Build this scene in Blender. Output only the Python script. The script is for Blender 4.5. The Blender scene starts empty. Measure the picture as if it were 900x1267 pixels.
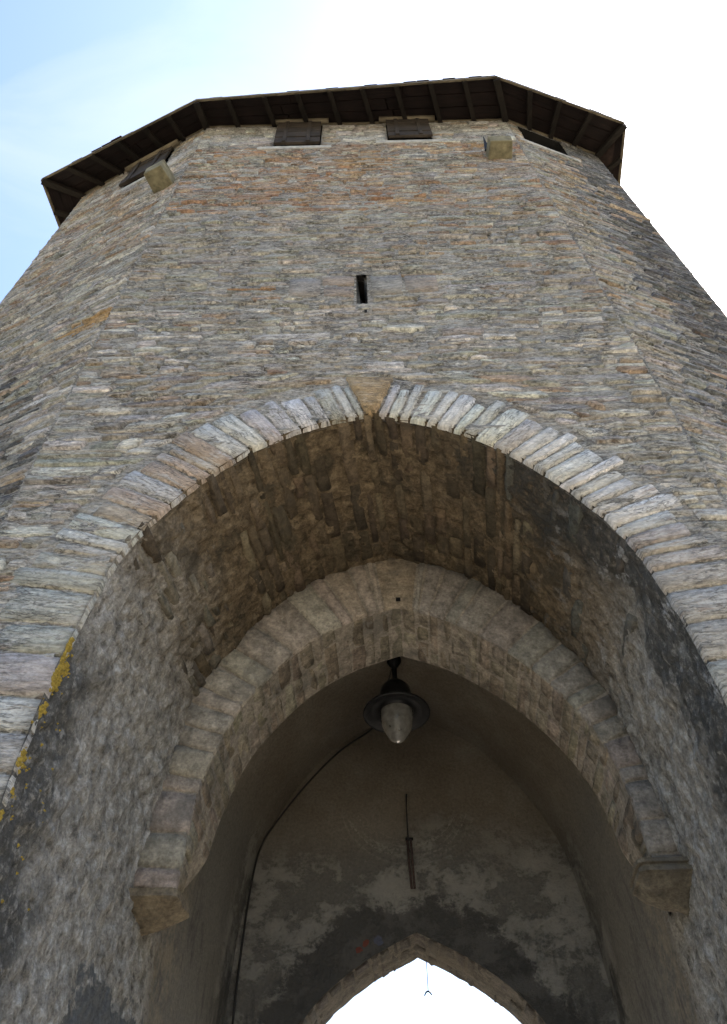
import bpy, math, random
import numpy as np
from mathutils import Vector, Matrix, noise
from mathutils.geometry import tessellate_polygon

# ------------------------------------------------------------------ camera, sky, sun, exposure
scene = bpy.context.scene
COL = scene.collection
cam_data = bpy.data.cameras.new('camera')
cam = bpy.data.objects.new('camera', cam_data); COL.objects.link(cam)
cam_data.sensor_fit = 'VERTICAL'; cam_data.sensor_height = 36.0; cam_data.lens = 27.99
cam_data.clip_start = 0.05; cam_data.clip_end = 3000
CR = Vector((0.9998, 0.0151, -0.0125)); CU = Vector((0.0196, -0.7697, 0.6381)); CF = Vector((0.0, 0.6383, 0.7698))
cam.matrix_world = Matrix(((CR.x, CU.x, -CF.x, 0), (CR.y, CU.y, -CF.y, 0), (CR.z, CU.z, -CF.z, 0), (0, 0, 0, 1)))
scene.camera = cam
GZ = -1.7                                   # the roadway lies 1.7 m below the lens

SUN_AZ, SUN_EL = math.radians(58), math.radians(48)      # behind the tower, to the right
world = bpy.data.worlds.new('World'); scene.world = world; world.use_nodes = True
wn = world.node_tree; wn.nodes.clear()
sky = wn.nodes.new('ShaderNodeTexSky'); sky.sky_type = 'NISHITA'; sky.sun_disc = False
sky.sun_elevation = SUN_EL; sky.sun_rotation = SUN_AZ
sky.altitude = 100; sky.air_density = 1.3; sky.dust_density = 5.0; sky.ozone_density = 5.0
bg = wn.nodes.new('ShaderNodeBackground'); bg.inputs['Strength'].default_value = 0.12
wo = wn.nodes.new('ShaderNodeOutputWorld')
# thin high veil of cloud over the whole dome
wtc = wn.nodes.new('ShaderNodeTexCoord'); wmp = wn.nodes.new('ShaderNodeMapping'); wmp.inputs['Scale'].default_value = (1.6, 3.2, 2.4)
wns = wn.nodes.new('ShaderNodeTexNoise'); wns.inputs['Scale'].default_value = 2.2; wns.inputs['Detail'].default_value = 7; wns.inputs['Roughness'].default_value = 0.55; wns.inputs['Distortion'].default_value = 0.6
wrp = wn.nodes.new('ShaderNodeMapRange'); wrp.inputs[1].default_value = 0.45; wrp.inputs[2].default_value = 0.75; wrp.inputs[3].default_value = 0.0; wrp.inputs[4].default_value = 0.35
wmx = wn.nodes.new('ShaderNodeMix'); wmx.data_type = 'RGBA'; wmx.inputs[7].default_value = (2.6, 2.75, 2.9, 1)
wn.links.new(wtc.outputs['Generated'], wmp.inputs[0]); wn.links.new(wmp.outputs[0], wns.inputs['Vector']); wn.links.new(wns.outputs['Fac'], wrp.inputs[0])
wn.links.new(wrp.outputs[0], wmx.inputs[0]); wn.links.new(sky.outputs[0], wmx.inputs[6]); wmx.blend_type = 'LIGHTEN'
wn.links.new(wmx.outputs[2], bg.inputs[0]); wn.links.new(bg.outputs[0], wo.inputs[0])
sd = bpy.data.lights.new('sun', 'SUN'); sd.energy = 4.0; sd.angle = math.radians(0.5); sd.color = (1.0, 0.94, 0.85)
sun = bpy.data.objects.new('sun', sd); COL.objects.link(sun)
sdir = Vector((math.sin(SUN_AZ) * math.cos(SUN_EL), math.cos(SUN_AZ) * math.cos(SUN_EL), math.sin(SUN_EL)))
sun.rotation_euler = sdir.to_track_quat('Z', 'Y').to_euler(); sun.location = sdir * 60
scene.view_settings.view_transform = 'Standard'; scene.view_settings.look = 'None'
scene.view_settings.exposure = 1.9; scene.view_settings.gamma = 1.0
scene.view_settings.use_curve_mapping = False
scene.render.engine = 'CYCLES'
scene.cycles.use_denoising = True; scene.cycles.use_adaptive_sampling = True; scene.cycles.adaptive_threshold = 0.03
scene.cycles.max_bounces = 6; scene.cycles.diffuse_bounces = 4

RND = random.Random(11)
def nz(x, y=0.0, z=0.0): return noise.noise(Vector((x, y, z)))
def lerp(a, b, t): return a + (b - a) * t
def V(*a): return Vector(a)

# ------------------------------------------------------------------ materials
class NT:
    def __init__(s, name):
        s.m = bpy.data.materials.new(name); s.m.use_nodes = True; s.t = s.m.node_tree; s.t.nodes.clear()
        s.out = s.n('ShaderNodeOutputMaterial'); s.b = s.n('ShaderNodeBsdfPrincipled')
        s.l(s.b.outputs[0], s.out.inputs[0]); s.b.inputs['Roughness'].default_value = 0.92
        s.b.inputs['Specular IOR Level'].default_value = 0.25
        s.tc = s.n('ShaderNodeTexCoord')
    def n(s, k): return s.t.nodes.new(k)
    def l(s, a, b): s.t.links.new(a, b)
    def setin(s, sock, v):
        if hasattr(v, 'is_output'): s.l(v, sock)
        else:
            try: sock.default_value = v
            except Exception: sock.default_value = tuple(v) + (1.0,)
    def mapping(s, vec, scale, loc=(0, 0, 0), rot=(0, 0, 0)):
        m = s.n('ShaderNodeMapping'); s.l(vec, m.inputs[0]); m.inputs['Scale'].default_value = scale
        m.inputs['Location'].default_value = loc; m.inputs['Rotation'].default_value = rot; return m.outputs[0]
    def noise(s, vec, scale, detail=6, rough=0.6, dist=0.0, color=False):
        m = s.n('ShaderNodeTexNoise'); s.l(vec, m.inputs['Vector']); m.inputs['Scale'].default_value = scale
        m.inputs['Detail'].default_value = detail; m.inputs['Roughness'].default_value = rough
        m.inputs['Distortion'].default_value = dist; return m.outputs['Color' if color else 'Fac']
    def voro(s, vec, scale, feature='F1', out='Distance'):
        m = s.n('ShaderNodeTexVoronoi'); m.feature = feature; s.l(vec, m.inputs['Vector']); m.inputs['Scale'].default_value = scale
        return m.outputs[out]
    def ramp(s, fac, stops):
        m = s.n('ShaderNodeValToRGB'); s.l(fac, m.inputs[0]); e = m.color_ramp.elements
        while len(e) < len(stops): e.new(0.5)
        for i, (p, c) in enumerate(stops):
            e[i].position = p; e[i].color = (c, c, c, 1) if not hasattr(c, '__len__') else tuple(c) + (1,)
        return m.outputs[0]
    def math(s, op, a, b=0.0, c=None, clamp=False):
        m = s.n('ShaderNodeMath'); m.operation = op; m.use_clamp = clamp; s.setin(m.inputs[0], a); s.setin(m.inputs[1], b)
        if c is not None: s.setin(m.inputs[2], c)
        return m.outputs[0]
    def mix(s, fac, a, b, mode='MIX'):
        m = s.n('ShaderNodeMix'); m.data_type = 'RGBA'; m.blend_type = mode; m.clamp_factor = True
        s.setin(m.inputs[0], fac); s.setin(m.inputs[6], a); s.setin(m.inputs[7], b); return m.outputs[2]
    def attr(s, name, out='Color'):
        m = s.n('ShaderNodeAttribute'); m.attribute_name = name; return m.outputs[out]
    def uv(s): return s.tc.outputs['UV']
    def obj(s): return s.tc.outputs['Object']
    def xyz(s):
        m = s.n('ShaderNodeSeparateXYZ'); s.l(s.obj(), m.inputs[0]); return m.outputs
    def mask(s, v, a, b):                       # smooth 0..1 from a to b (a > b allowed)
        m = s.n('ShaderNodeMapRange'); m.interpolation_type = 'SMOOTHSTEP'; s.setin(m.inputs[0], v)
        m.inputs[1].default_value = a; m.inputs[2].default_value = b; m.clamp = True; return m.outputs[0]
    def bump(s, h, dist, strength=1.0, prev=None):
        m = s.n('ShaderNodeBump'); m.inputs['Distance'].default_value = dist; m.inputs['Strength'].default_value = strength
        s.l(h, m.inputs['Height'])
        if prev is not None: s.l(prev, m.inputs['Normal'])
        return m.outputs[0]
    def done(s, color, normal=None, rough=None):
        s.setin(s.b.inputs['Base Color'], color)
        if normal is not None: s.l(normal, s.b.inputs['Normal'])
        if rough is not None: s.setin(s.b.inputs['Roughness'], rough)
        return s.m

def mat_schist(name='schist_stone', lime=0.5, soil=0.5, amp=0.9, con=0.86):
    t = NT(name); uv, ob = t.uv(), t.obj(); tint = t.attr('tint')
    wob = t.noise(uv, 4.0, 2, 0.5, color=True)
    uvw = t.mix(0.05, uv, wob, 'ADD')
    lam = t.noise(t.mapping(uvw, (5, 22, 1)), 1.0, 6, 0.74)
    lam2 = t.noise(t.mapping(uvw, (2.6, 12, 1), (7, 3, 0)), 1.0, 4, 0.62)
    gr = t.noise(t.mapping(ob, (1, 1, 1.9)), 24, 5, 0.74); bl = t.noise(ob, 2.3, 6, 0.65)
    c = t.mix(con, tint, t.ramp(lam, [(0.30, 0.16), (0.41, 0.66), (0.53, 1.08), (0.70, 1.75)]), 'MULTIPLY')
    c = t.mix(con, c, t.ramp(gr, [(0.32, 0.42), (0.5, 1.0), (0.68, 1.55)]), 'MULTIPLY')
    lm = t.math('MULTIPLY', t.ramp(lam2, [(0.50, 0.0), (0.62, 1.0)]), t.ramp(gr, [(0.36, 0.0), (0.52, 1.0)]))
    c = t.mix(t.math('MULTIPLY', lm, lime), c, (0.52, 0.495, 0.45))
    dk = t.math('MULTIPLY', t.ramp(bl, [(0.50, 0.0), (0.66, 1.0)]), t.ramp(gr, [(0.40, 1.0), (0.60, 0.0)]))
    c = t.mix(t.math('MULTIPLY', dk, soil), c, (0.06, 0.058, 0.052))
    fis = t.ramp(t.noise(t.mapping(uvw, (4, 24, 1), (13, 5, 0)), 1.0, 3, 0.6), [(0.475, 0.0), (0.495, 1.0), (0.505, 1.0), (0.525, 0.0)])
    fis = t.math('MULTIPLY', fis, t.ramp(bl, [(0.40, 0.0), (0.55, 1.0)]))
    c = t.mix(t.math('MULTIPLY', fis, 0.6), c, (0.05, 0.047, 0.042))
    ru = t.ramp(t.noise(t.mapping(uvw, (2.5, 14, 1), (3, 21, 0)), 1.0, 4, 0.6), [(0.60, 0.0), (0.70, 1.0)])
    c = t.mix(t.math('MULTIPLY', ru, 0.38), c, (0.33, 0.20, 0.115))
    h = t.math('ADD', t.math('MULTIPLY', lam, 0.05 * amp), t.math('MULTIPLY', gr, 0.022 * amp))
    h = t.math('SUBTRACT', h, t.math('MULTIPLY', fis, 0.012 * amp))
    return t.done(c, t.bump(h, 1.0))

def mat_mortar():
    t = NT('wall_mortar'); ob = t.obj()
    a = t.noise(t.mapping(ob, (1, 1, 3)), 6, 9, 0.65); b = t.noise(ob, 45, 6, 0.65); d = t.noise(ob, 1.3, 6, 0.6)
    c = t.ramp(a, [(0.28, (0.12, 0.113, 0.10)), (0.5, (0.25, 0.235, 0.205)), (0.72, (0.38, 0.36, 0.32))])
    c = t.mix(t.ramp(d, [(0.5, 0.0), (0.75, 0.7)]), c, (0.27, 0.19, 0.12))
    n = t.bump(a, 0.09); n = t.bump(b, 0.02, 1, n)
    return t.done(c, n)

def plaster_base(t):
    ob = t.obj(); x, y, z = t.xyz(); d = t.noise(ob, 0.9, 5, 0.6); b = t.noise(ob, 30, 5, 0.68); q = t.noise(t.mapping(ob, (1, 1, 1), (1, 7, 3)), 5, 6, 0.72)
    c = t.ramp(d, [(0.3, (0.095, 0.077, 0.055)), (0.55, (0.135, 0.115, 0.088)), (0.75, (0.18, 0.16, 0.13))])
    low = t.mask(t.math('ADD', z, t.math('MULTIPLY', t.math('SUBTRACT', d, 0.5), 1.6)), 5.1, 4.2)
    c = t.mix(t.math('MULTIPLY', low, 0.8), c, (0.125, 0.118, 0.102))
    # grime-free brown wash near the rib end of the bay
    wash = t.math('MULTIPLY', t.mask(y, 7.5, 6.8), t.ramp(q, [(0.42, 0.0), (0.56, 1.0)]))
    c = t.mix(t.math('MULTIPLY', wash, 0.7), c, (0.23, 0.19, 0.135))
    return t.mix(1.0, c, t.ramp(b, [(0.3, 0.75), (0.7, 1.2)]), 'MULTIPLY'), low, d, b

def mat_passage():
    """rubble and patchy old render of the outer passage"""
    t = NT('passage_rubble'); ob = t.obj(); x, y, z = t.xyz()
    st = t.mapping(ob, (1.0, 1.0, 0.8))
    a = t.noise(st, 11, 7, 0.74, 0.2); b = t.noise(ob, 42, 5, 0.72); d = t.noise(st, 1.7, 4, 0.62); e = t.noise(t.mapping(ob, (1, 1, .75), (4, 8, 1)), 15, 6, 0.74)
    c = t.ramp(a, [(0.35, (0.11, 0.10, 0.083)), (0.44, (0.235, 0.214, 0.18)), (0.53, (0.315, 0.294, 0.255)), (0.64, (0.46, 0.44, 0.40))])
    # the crown of the vault is tanned brown, the walls are greyer
    crown = t.mask(t.math('ADD', z, t.math('MULTIPLY', d, 1.2)), 4.4, 6.0)
    c = t.mix(t.math('MULTIPLY', crown, 0.95), c, t.mix(1.0, c, (0.46, 0.355, 0.23), 'MULTIPLY'))
    dk = t.math('MULTIPLY', t.ramp(t.noise(t.mapping(ob, (1, .6, 1), (6, 1, 9)), 3.2, 6, 0.7), [(0.50, 0.0), (0.60, 1.0)]), t.mask(z, 4.2, 5.2))
    c = t.mix(t.math('MULTIPLY', dk, 0.75), c, (0.048, 0.040, 0.027))
    # black crust with pale scars that follows the mouth of the arch, stronger on the right
    yy = t.math('ADD', y, t.math('MULTIPLY', t.math('SUBTRACT', d, 0.5), 2.4))
    crust = t.mask(yy, 4.95, 4.35)
    right = t.mask(x, 0.2, 1.6); left = t.mask(x, -1.6, -1.95)
    hl = t.math('MULTIPLY', left, t.mask(z, 4.0, 3.3))
    cr = t.math('MULTIPLY', crust, t.math('MAXIMUM', right, hl))
    cr = t.math('MULTIPLY', cr, t.ramp(e, [(0.36, 0.3), (0.50, 1.0)]))
    c = t.mix(t.math('MULTIPLY', cr, 0.85), c, (0.04, 0.04, 0.037))
    wh = t.math('MULTIPLY', t.ramp(t.noise(t.mapping(ob, (1, 1, .6), (2, 2, 5)), 4.2, 9, 0.7), [(0.56, 0.0), (0.63, 1.0)]), t.math('MULTIPLY', right, t.mask(z, 5.8, 4.0)))
    c = t.mix(t.math('MULTIPLY', wh, 0.75), c, (0.47, 0.46, 0.44))
    # smooth cement repair low on the left wall
    ce = t.math('MULTIPLY', t.mask(t.math('ADD', z, t.math('MULTIPLY', t.noise(ob, 7, 5, 0.6), 0.8)), 2.52, 2.46), t.math('MULTIPLY', t.mask(t.math('ADD', y, t.math('MULTIPLY', t.noise(t.mapping(ob, (1, 1, 1), (3, 3, 3)), 5, 4, 0.6), 0.8)), 5.75, 5.80), t.mask(x, 0.5, 0)))
    c = t.mix(ce, c, (0.12, 0.12, 0.115))
    c = t.mix(1.0, c, t.ramp(b, [(0.32, 0.66), (0.68, 1.32)]), 'MULTIPLY')
    pl = t.mask(t.math('ADD', y, t.math('MULTIPLY', t.math('SUBTRACT', a, 0.5), 1.2)), 6.5, 6.72)
    c = t.mix(pl, c, plaster_base(t)[0])
    h = t.math('ADD', t.math('MULTIPLY', a, 0.035), t.math('ADD', t.math('MULTIPLY', e, 0.018), t.math('MULTIPLY', b, 0.008)))
    n = t.bump(h, 1.0)
    return t.done(c, n)

def mat_soffit(name, brown, amp=1.0):
    t = NT(name); ob, uv = t.obj(), t.uv(); tint = t.attr('tint')
    a = t.noise(ob, 8, 6, 0.70); b = t.noise(ob, 34, 5, 0.70); d = t.noise(ob, 2.2, 5, 0.6)
    lam = t.noise(t.mapping(uv, (4, 20, 1)), 1, 6, 0.65)
    c = t.mix(1.0, tint, t.ramp(a, [(0.28, 0.40), (0.5, 0.95), (0.72, 1.5)]), 'MULTIPLY')
    c = t.mix(1.0, c, t.ramp(b, [(0.28, 0.6), (0.72, 1.35)]), 'MULTIPLY')
    c = t.mix(t.ramp(d, [(0.52, 0.0), (0.68, 0.75)]), c, (0.07, 0.058, 0.043) if brown else (0.10, 0.095, 0.085))
    h = t.math('ADD', t.math('MULTIPLY', a, 0.04), t.math('ADD', t.math('MULTIPLY', lam, 0.015), t.math('MULTIPLY', b, 0.012)))
    return t.done(c, t.bump(h, amp))

def mat_plaster():
    """smooth, soot-browned lime plaster of the inner bay with pale scars lower down"""
    t = NT('chamber_plaster'); ob = t.obj(); x, y, z = t.xyz()
    a = t.noise(t.mapping(ob, (1, 1, 1.25)), 2.3, 9, 0.76, 0.1); e = t.noise(t.mapping(ob, (1, 1, .35), (5, 1, 3)), 4.5, 6, 0.7)
    c, low, d, b = plaster_base(t)
    pale = t.math('MULTIPLY', t.ramp(a, [(0.47, 0.0), (0.53, 0.75), (0.62, 1.0)]), t.math('MULTIPLY', low, t.mask(y, 8.3, 8.6)))
    c = t.mix(t.math('MULTIPLY', pale, 0.75), c, (0.29, 0.27, 0.23))
    rad = t.math('MULTIPLY', t.ramp(e, [(0.52, 0.0), (0.62, 1.0)]), t.mask(z, 3.9, 3.2))
    c = t.mix(t.math('MULTIPLY', rad, 0.7), c, (0.055, 0.052, 0.047))
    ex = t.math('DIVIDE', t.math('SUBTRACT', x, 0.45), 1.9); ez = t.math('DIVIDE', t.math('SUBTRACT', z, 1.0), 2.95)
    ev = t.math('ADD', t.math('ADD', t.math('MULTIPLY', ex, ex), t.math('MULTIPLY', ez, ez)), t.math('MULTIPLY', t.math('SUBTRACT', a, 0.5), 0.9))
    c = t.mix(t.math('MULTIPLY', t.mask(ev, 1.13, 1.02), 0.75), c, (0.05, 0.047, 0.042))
    # arcs scratched by the swinging rod: rings about its pivot
    px = t.math('SUBTRACT', x, 0.45); pz = t.math('SUBTRACT', z, 5.24)
    r = t.math('SQRT', t.math('ADD', t.math('MULTIPLY', px, px), t.math('MULTIPLY', pz, pz)))
    band = t.math('MULTIPLY', t.mask(r, 0.50, 0.56), t.mask(r, 0.92, 0.70))
    cv = t.n('ShaderNodeCombineXYZ'); t.setin(cv.inputs[0], t.math('MULTIPLY', r, 24.0)); t.setin(cv.inputs[1], t.math('MULTIPLY', t.math('ARCTAN2', px, pz), 0.9))
    line = t.ramp(t.noise(cv.outputs[0], 1.0, 4, 0.6), [(0.50, 0.0), (0.60, 1.0)])
    sc = t.math('MULTIPLY', t.math('MULTIPLY', band, line), t.math('MULTIPLY', t.ramp(b, [(0.42, 0.0), (0.55, 1.0)]), t.mask(z, 5.12, 4.9)))
    sc = t.math('MULTIPLY', sc, t.mask(y, 8.5, 8.7))
    c = t.mix(t.math('MULTIPLY', sc, 0.45), c, (0.30, 0.28, 0.23))
    # remains of red and blue paint near the far arch
    for (sx, sz, rr, colr) in ((-0.133, 3.506, 0.034, (0.16, 0.05, 0.035)), (-0.064, 3.578, 0.038, (0.16, 0.05, 0.035)), (0.065, 3.60, 0.06, (0.10, 0.105, 0.135))):
        ax = t.math('SUBTRACT', x, sx); az = t.math('SUBTRACT', z, sz)
        q = t.math('SQRT', t.math('ADD', t.math('MULTIPLY', ax, ax), t.math('MULTIPLY', az, az)))
        q = t.math('ADD', q, t.math('MULTIPLY', t.math('SUBTRACT', t.noise(ob, 18, 3, .5), 0.5), 0.09))
        c = t.mix(t.math('MULTIPLY', t.mask(q, rr, rr * 0.7), t.mask(y, 8.5, 8.7)), c, colr)
    h = t.math('ADD', t.math('MULTIPLY', a, 0.035), t.math('ADD', t.math('MULTIPLY', b, 0.010), t.math('MULTIPLY', pale, 0.006)))
    return t.done(c, t.bump(h, 1.0))

def mat_wood(name, dark, light, sc=1.0):
    t = NT(name); uv = t.uv()
    a = t.noise(t.mapping(uv, (2 * sc, 40 * sc, 1)), 1, 7, 0.65); b = t.noise(t.obj(), 3, 6, 0.6)
    c = t.ramp(a, [(0.3, dark), (0.7, light)]); c = t.mix(1.0, c, t.ramp(b, [(0.3, 0.6), (0.7, 1.3)]), 'MULTIPLY')
    return t.done(c, t.bump(a, 0.01), 0.85)

def mat_plain(name, col, rough=0.6, metal=0.0, var=0.3, sc=12):
    t = NT(name); a = t.noise(t.obj(), sc, 6, 0.6)
    c = t.mix(1.0, col, t.ramp(a, [(0.3, 1 - var), (0.7, 1 + var)]), 'MULTIPLY')
    t.b.inputs['Metallic'].default_value = metal
    return t.done(c, t.bump(a, 0.004), rough)

M = {}
M['schist'] = mat_schist()
M['voussoir'] = mat_schist('arch_stone', 0.6, 0.25, 0.5, 0.55)
M['mortar'] = mat_mortar()
M['dressed_tint'] = mat_schist('smooth_block', 0.2, 0.3, 0.4, 0.5)
M['passage'] = mat_passage()
M['soffit'] = mat_soffit('vault_stone', True)
M['rib'] = mat_soffit('rib_stone_face', False, 0.5)
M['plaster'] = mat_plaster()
M['rafter'] = mat_wood('rafter_wood', (0.008, 0.006, 0.0045), (0.024, 0.018, 0.013))
M['board'] = mat_wood('eave_board_wood', (0.006, 0.004, 0.0035), (0.020, 0.011, 0.009))
M['pale_wood'] = mat_wood('bleached_wood', (0.09, 0.07, 0.045), (0.22, 0.18, 0.12))
M['shutter'] = mat_wood('shutter_wood', (0.016, 0.012, 0.009), (0.075, 0.058, 0.044))
M['tile'] = mat_plain('roof_tile_clay', (0.035, 0.022, 0.018), 0.9, 0, 0.5)
M['iron'] = mat_plain('black_iron', (0.018, 0.018, 0.019), 0.45, 0.6)
M['rust'] = mat_plain('rusty_iron', (0.06, 0.04, 0.034), 0.8, 0.2, 0.5, 40)
M['cable'] = mat_plain('cable_rubber', (0.02, 0.018, 0.016), 0.6)
M['corbel'] = mat_plain('corbel_stone', (0.19, 0.165, 0.10), 0.95, 0, 0.55, 7)
M['dressed'] = mat_plain('dressed_stone', (0.40, 0.375, 0.33), 0.95, 0, 0.35, 9)
M['lichen'] = mat_plain('yellow_lichen', (0.27, 0.19, 0.035), 1.0, 0, 0.5, 60)
M['room_shade'] = mat_plain('painted_room_shade', (0.012, 0.011, 0.010), 0.95)  # near-black colour stands in for the shade of unlit openings
M['ground'] = mat_plain('ground_earth', (0.22, 0.20, 0.15), 1.0, 0, 0.4, 0.7)
M['road'] = mat_plain('road_paving', (0.38, 0.34, 0.28), 0.9, 0, 0.3, 3)
def mat_glass():
    t = NT('frosted_glass'); t.b.inputs['Transmission Weight'].default_value = 0.5; t.b.inputs['IOR'].default_value = 1.45
    a = t.noise(t.obj(), 16, 4, 0.5)
    return t.done(t.ramp(a, [(0.3, (0.15, 0.14, 0.12)), (0.7, (0.27, 0.26, 0.235))]), t.bump(a, 0.004), 0.22)
M['glass'] = mat_glass()

# ------------------------------------------------------------------ mesh collectors
class MB:
    def __init__(s): s.v = []; s.f = []; s.uv = []; s.t = []
    def add(s, verts, faces, uvs=None, tint=(0.3, 0.3, 0.3)):
        k = len(s.v); s.v += [tuple(p) for p in verts]; s.f += [tuple(i + k for i in f) for f in faces]
        s.uv += list(uvs) if uvs else [(p[0] + p[1], p[2]) for p in verts]; s.t += [tint] * len(verts)
    def box(s, o, a, b, c, tint=(.3, .3, .3)):      # corner + three edges; uv runs along a
        o, a, b, c = Vector(o), Vector(a), Vector(b), Vector(c)
        L = a.length; B = b.length
        quads = [((o, b, a)), ((o + c, a, b)), ((o, a, c)), ((o + b, c, a)), ((o, c, b)), ((o + a, b, c))]
        r = RND.random() * 9
        for p, e1, e2 in quads:
            q = [p, p + e1, p + e1 + e2, p + e2]
            uv = [(r + (w - o).dot(a) / max(L, 1e-6), r + (w - o).dot(b) / max(B, 1e-6) + (w - o).dot(c.normalized())) for w in q]
            s.add(q, [(0, 1, 2, 3)], uv, tint)
    def build(s, name, mat, parent=None, smooth=False):
        me = bpy.data.meshes.new(name); me.from_pydata(s.v, [], s.f)
        uvl = me.uv_layers.new(name='UVMap')
        vi = [0] * len(me.loops); me.loops.foreach_get('vertex_index', vi)
        flat = []
        for i in vi: flat += s.uv[i]
        uvl.data.foreach_set('uv', flat)
        ca = me.attributes.new('tint', 'FLOAT_COLOR', 'POINT'); fl = []
        for c in s.t: fl += (c[0], c[1], c[2], 1.0)
        ca.data.foreach_set('color', fl)
        if smooth: me.polygons.foreach_set('use_smooth', [True] * len(me.polygons))
        me.materials.append(mat); me.update()
        o = bpy.data.objects.new(name, me); COL.objects.link(o)
        if parent is not None:
            o.parent = parent; o.matrix_parent_inverse = Matrix.Translation(-WORLDLOC.get(parent.name, Vector()))
        return o
WORLDLOC = {}
def thing(name, label, cat, loc):
    o = bpy.data.objects.new(name, None); COL.objects.link(o); o.location = loc; o.empty_display_size = 0.3
    o['label'] = label; o['category'] = cat; WORLDLOC[o.name] = Vector(loc); return o
def tag(o, label, cat): o['label'] = label; o['category'] = cat; return o

def grid_faces(nu, nv):
    return [(i * nv + j, (i + 1) * nv + j, (i + 1) * nv + j + 1, i * nv + j + 1) for i in range(nu - 1) for j in range(nv - 1)]
GF66 = grid_faces(6, 6)
def pillow(mb, fn, L, W, proud, tint, rough=0.012, sink=0.02, edge=0.014, wob=0.012, flip=False, tilt=1.0):
    """an irregular stone: fn(a, b, d) maps 0..1, 0..1 and depth to a point; 50 triangles"""
    ea = min(0.2, edge / max(L, .02)); eb = min(0.25, edge / max(W, .02))
    pa = [0, ea, 0.35, 0.65, 1 - ea, 1]; pb = [0, eb, 0.36, 0.66, 1 - eb, 1]
    s = RND.random() * 50; tilt_a = RND.uniform(-1, 1) * 0.007 * tilt; tilt_b = RND.uniform(-1, 1) * 0.010 * tilt
    vs, uvs = [], []
    for i, a in enumerate(pa):
        for j, b in enumerate(pb):
            border = i in (0, 5) or j in (0, 5)
            wa = wob / max(L, .02) * nz(s + b * W * 9, a * 2.1, 1.3) * (1.0 if i in (0, 1, 4, 5) else .5)
            wb = wob / max(W, .02) * nz(s + a * L * 6, b * 2.3, 7.7) * (1.0 if j in (0, 1, 4, 5) else .5)
            d = -sink if border else proud + rough * 1.6 * nz(s + a * L * 7, b * W * 16, 3.1) + tilt_a * (a - .5) * 2 + tilt_b * (b - .5) * 2
            if (i in (1, 4)) and (j in (1, 4)): d -= min(.02, abs(proud + sink) * 0.3) * RND.random()
            vs.append(fn(a + wa, b + wb, d)); uvs.append((s * 3 + a * L, s * 1.7 + b * W))
    fs = GF66 if not flip else [f[::-1] for f in GF66]
    mb.add(vs, fs, uvs, tint)

def smooth_curve(pts, n):
    """Catmull-Rom through pts, resampled to n+1 points evenly along its length"""
    P = [Vector(p) for p in pts]; P = [P[0] * 2 - P[1]] + P + [P[-1] * 2 - P[-2]]
    out = []
    for i in range(1, len(P) - 2):
        for k in range(12):
            t = k / 12; p0, p1, p2, p3 = P[i - 1], P[i], P[i + 1], P[i + 2]
            out.append(0.5 * (2 * p1 + (p2 - p0) * t + (2 * p0 - 5 * p1 + 4 * p2 - p3) * t * t + (3 * p1 - p0 - 3 * p2 + p3) * t ** 3))
    out.append(P[-2]); acc = [0.0]
    for a, b in zip(out, out[1:]): acc.append(acc[-1] + (b - a).length)
    res, k = [], 0
    for i in range(n + 1):
        s = acc[-1] * i / n
        while k < len(acc) - 2 and acc[k + 1] < s: k += 1
        res.append(out[k].lerp(out[k + 1], (s - acc[k]) / max(1e-9, acc[k + 1] - acc[k])))
    return res, acc[-1]

# half profiles (distance from the axis, height above the lens), springing to apex
BARREL = [(2.13, GZ), (2.13, 0), (2.13, 1.5), (2.12, 2.6), (2.08, 3.4), (1.965, 4.2), (1.84, 4.6), (1.635, 5.0), (1.355, 5.4), (.98, 5.80), (.51, 6.09), (0, 6.26)]
RIB = [(1.80, 2.78), (1.795, 3.05), (1.775, 3.5), (1.70, 3.9), (1.53, 4.3), (1.25, 4.72), (.87, 5.10), (.46, 5.39), (0, 5.58)]
RIBL = [(1.785, 2.74), (1.77, 3.05), (1.735, 3.58), (1.53, 4.27), (1.26, 4.70), (.92, 5.09), (.48, 5.39), (0, 5.58)]
FAR = [(1.66, GZ), (1.66, 0), (1.65, 1.2), (1.56, 2.0), (1.33, 2.60), (1.05, 3.01), (.58, 3.38), (0, 3.68)]
NH = 110
BARREL_H, BARREL_LEN = smooth_curve(BARREL, NH)
RIB_H, RIB_LEN = smooth_curve(RIB, NH); RIBL_H, _ = smooth_curve(RIBL, NH)
FAR_H, FAR_LEN = smooth_curve(FAR, NH)
def half_at(H, s):                             # s 0..1
    s = min(max(s, 0.0), 1.0) * (len(H) - 1); i = min(int(s), len(H) - 2); return H[i].lerp(H[i + 1], s - i)
def full(H, t):                                # t 0..1 from the left foot over the apex to the right foot
    p = half_at(H, 1 - abs(2 * t - 1)); return (-p.x if t < 0.5 else p.x), p.y
def axis(y): return 0.09 + 0.110 * (y - 4) if y < 5.9 else 0.299 + 0.057 * (y - 5.9)
def barrel(t, y):
    x, z = full(BARREL_H, t); c = axis(y); k = 1 - 0.0163 * (y - 4)
    return c + k * x, z + 0.033 * (y - 4) * min(1, max(0, (z + 1) / 6))
def inward(fn, t, y, e=0.004):
    x0, z0 = fn(max(t - e, 0), y); x1, z1 = fn(min(t + e, 1), y); d = Vector((x1 - x0, z1 - z0))
    d.normalize(); return Vector((d.y, 0, -d.x))      # points into the passage
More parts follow.
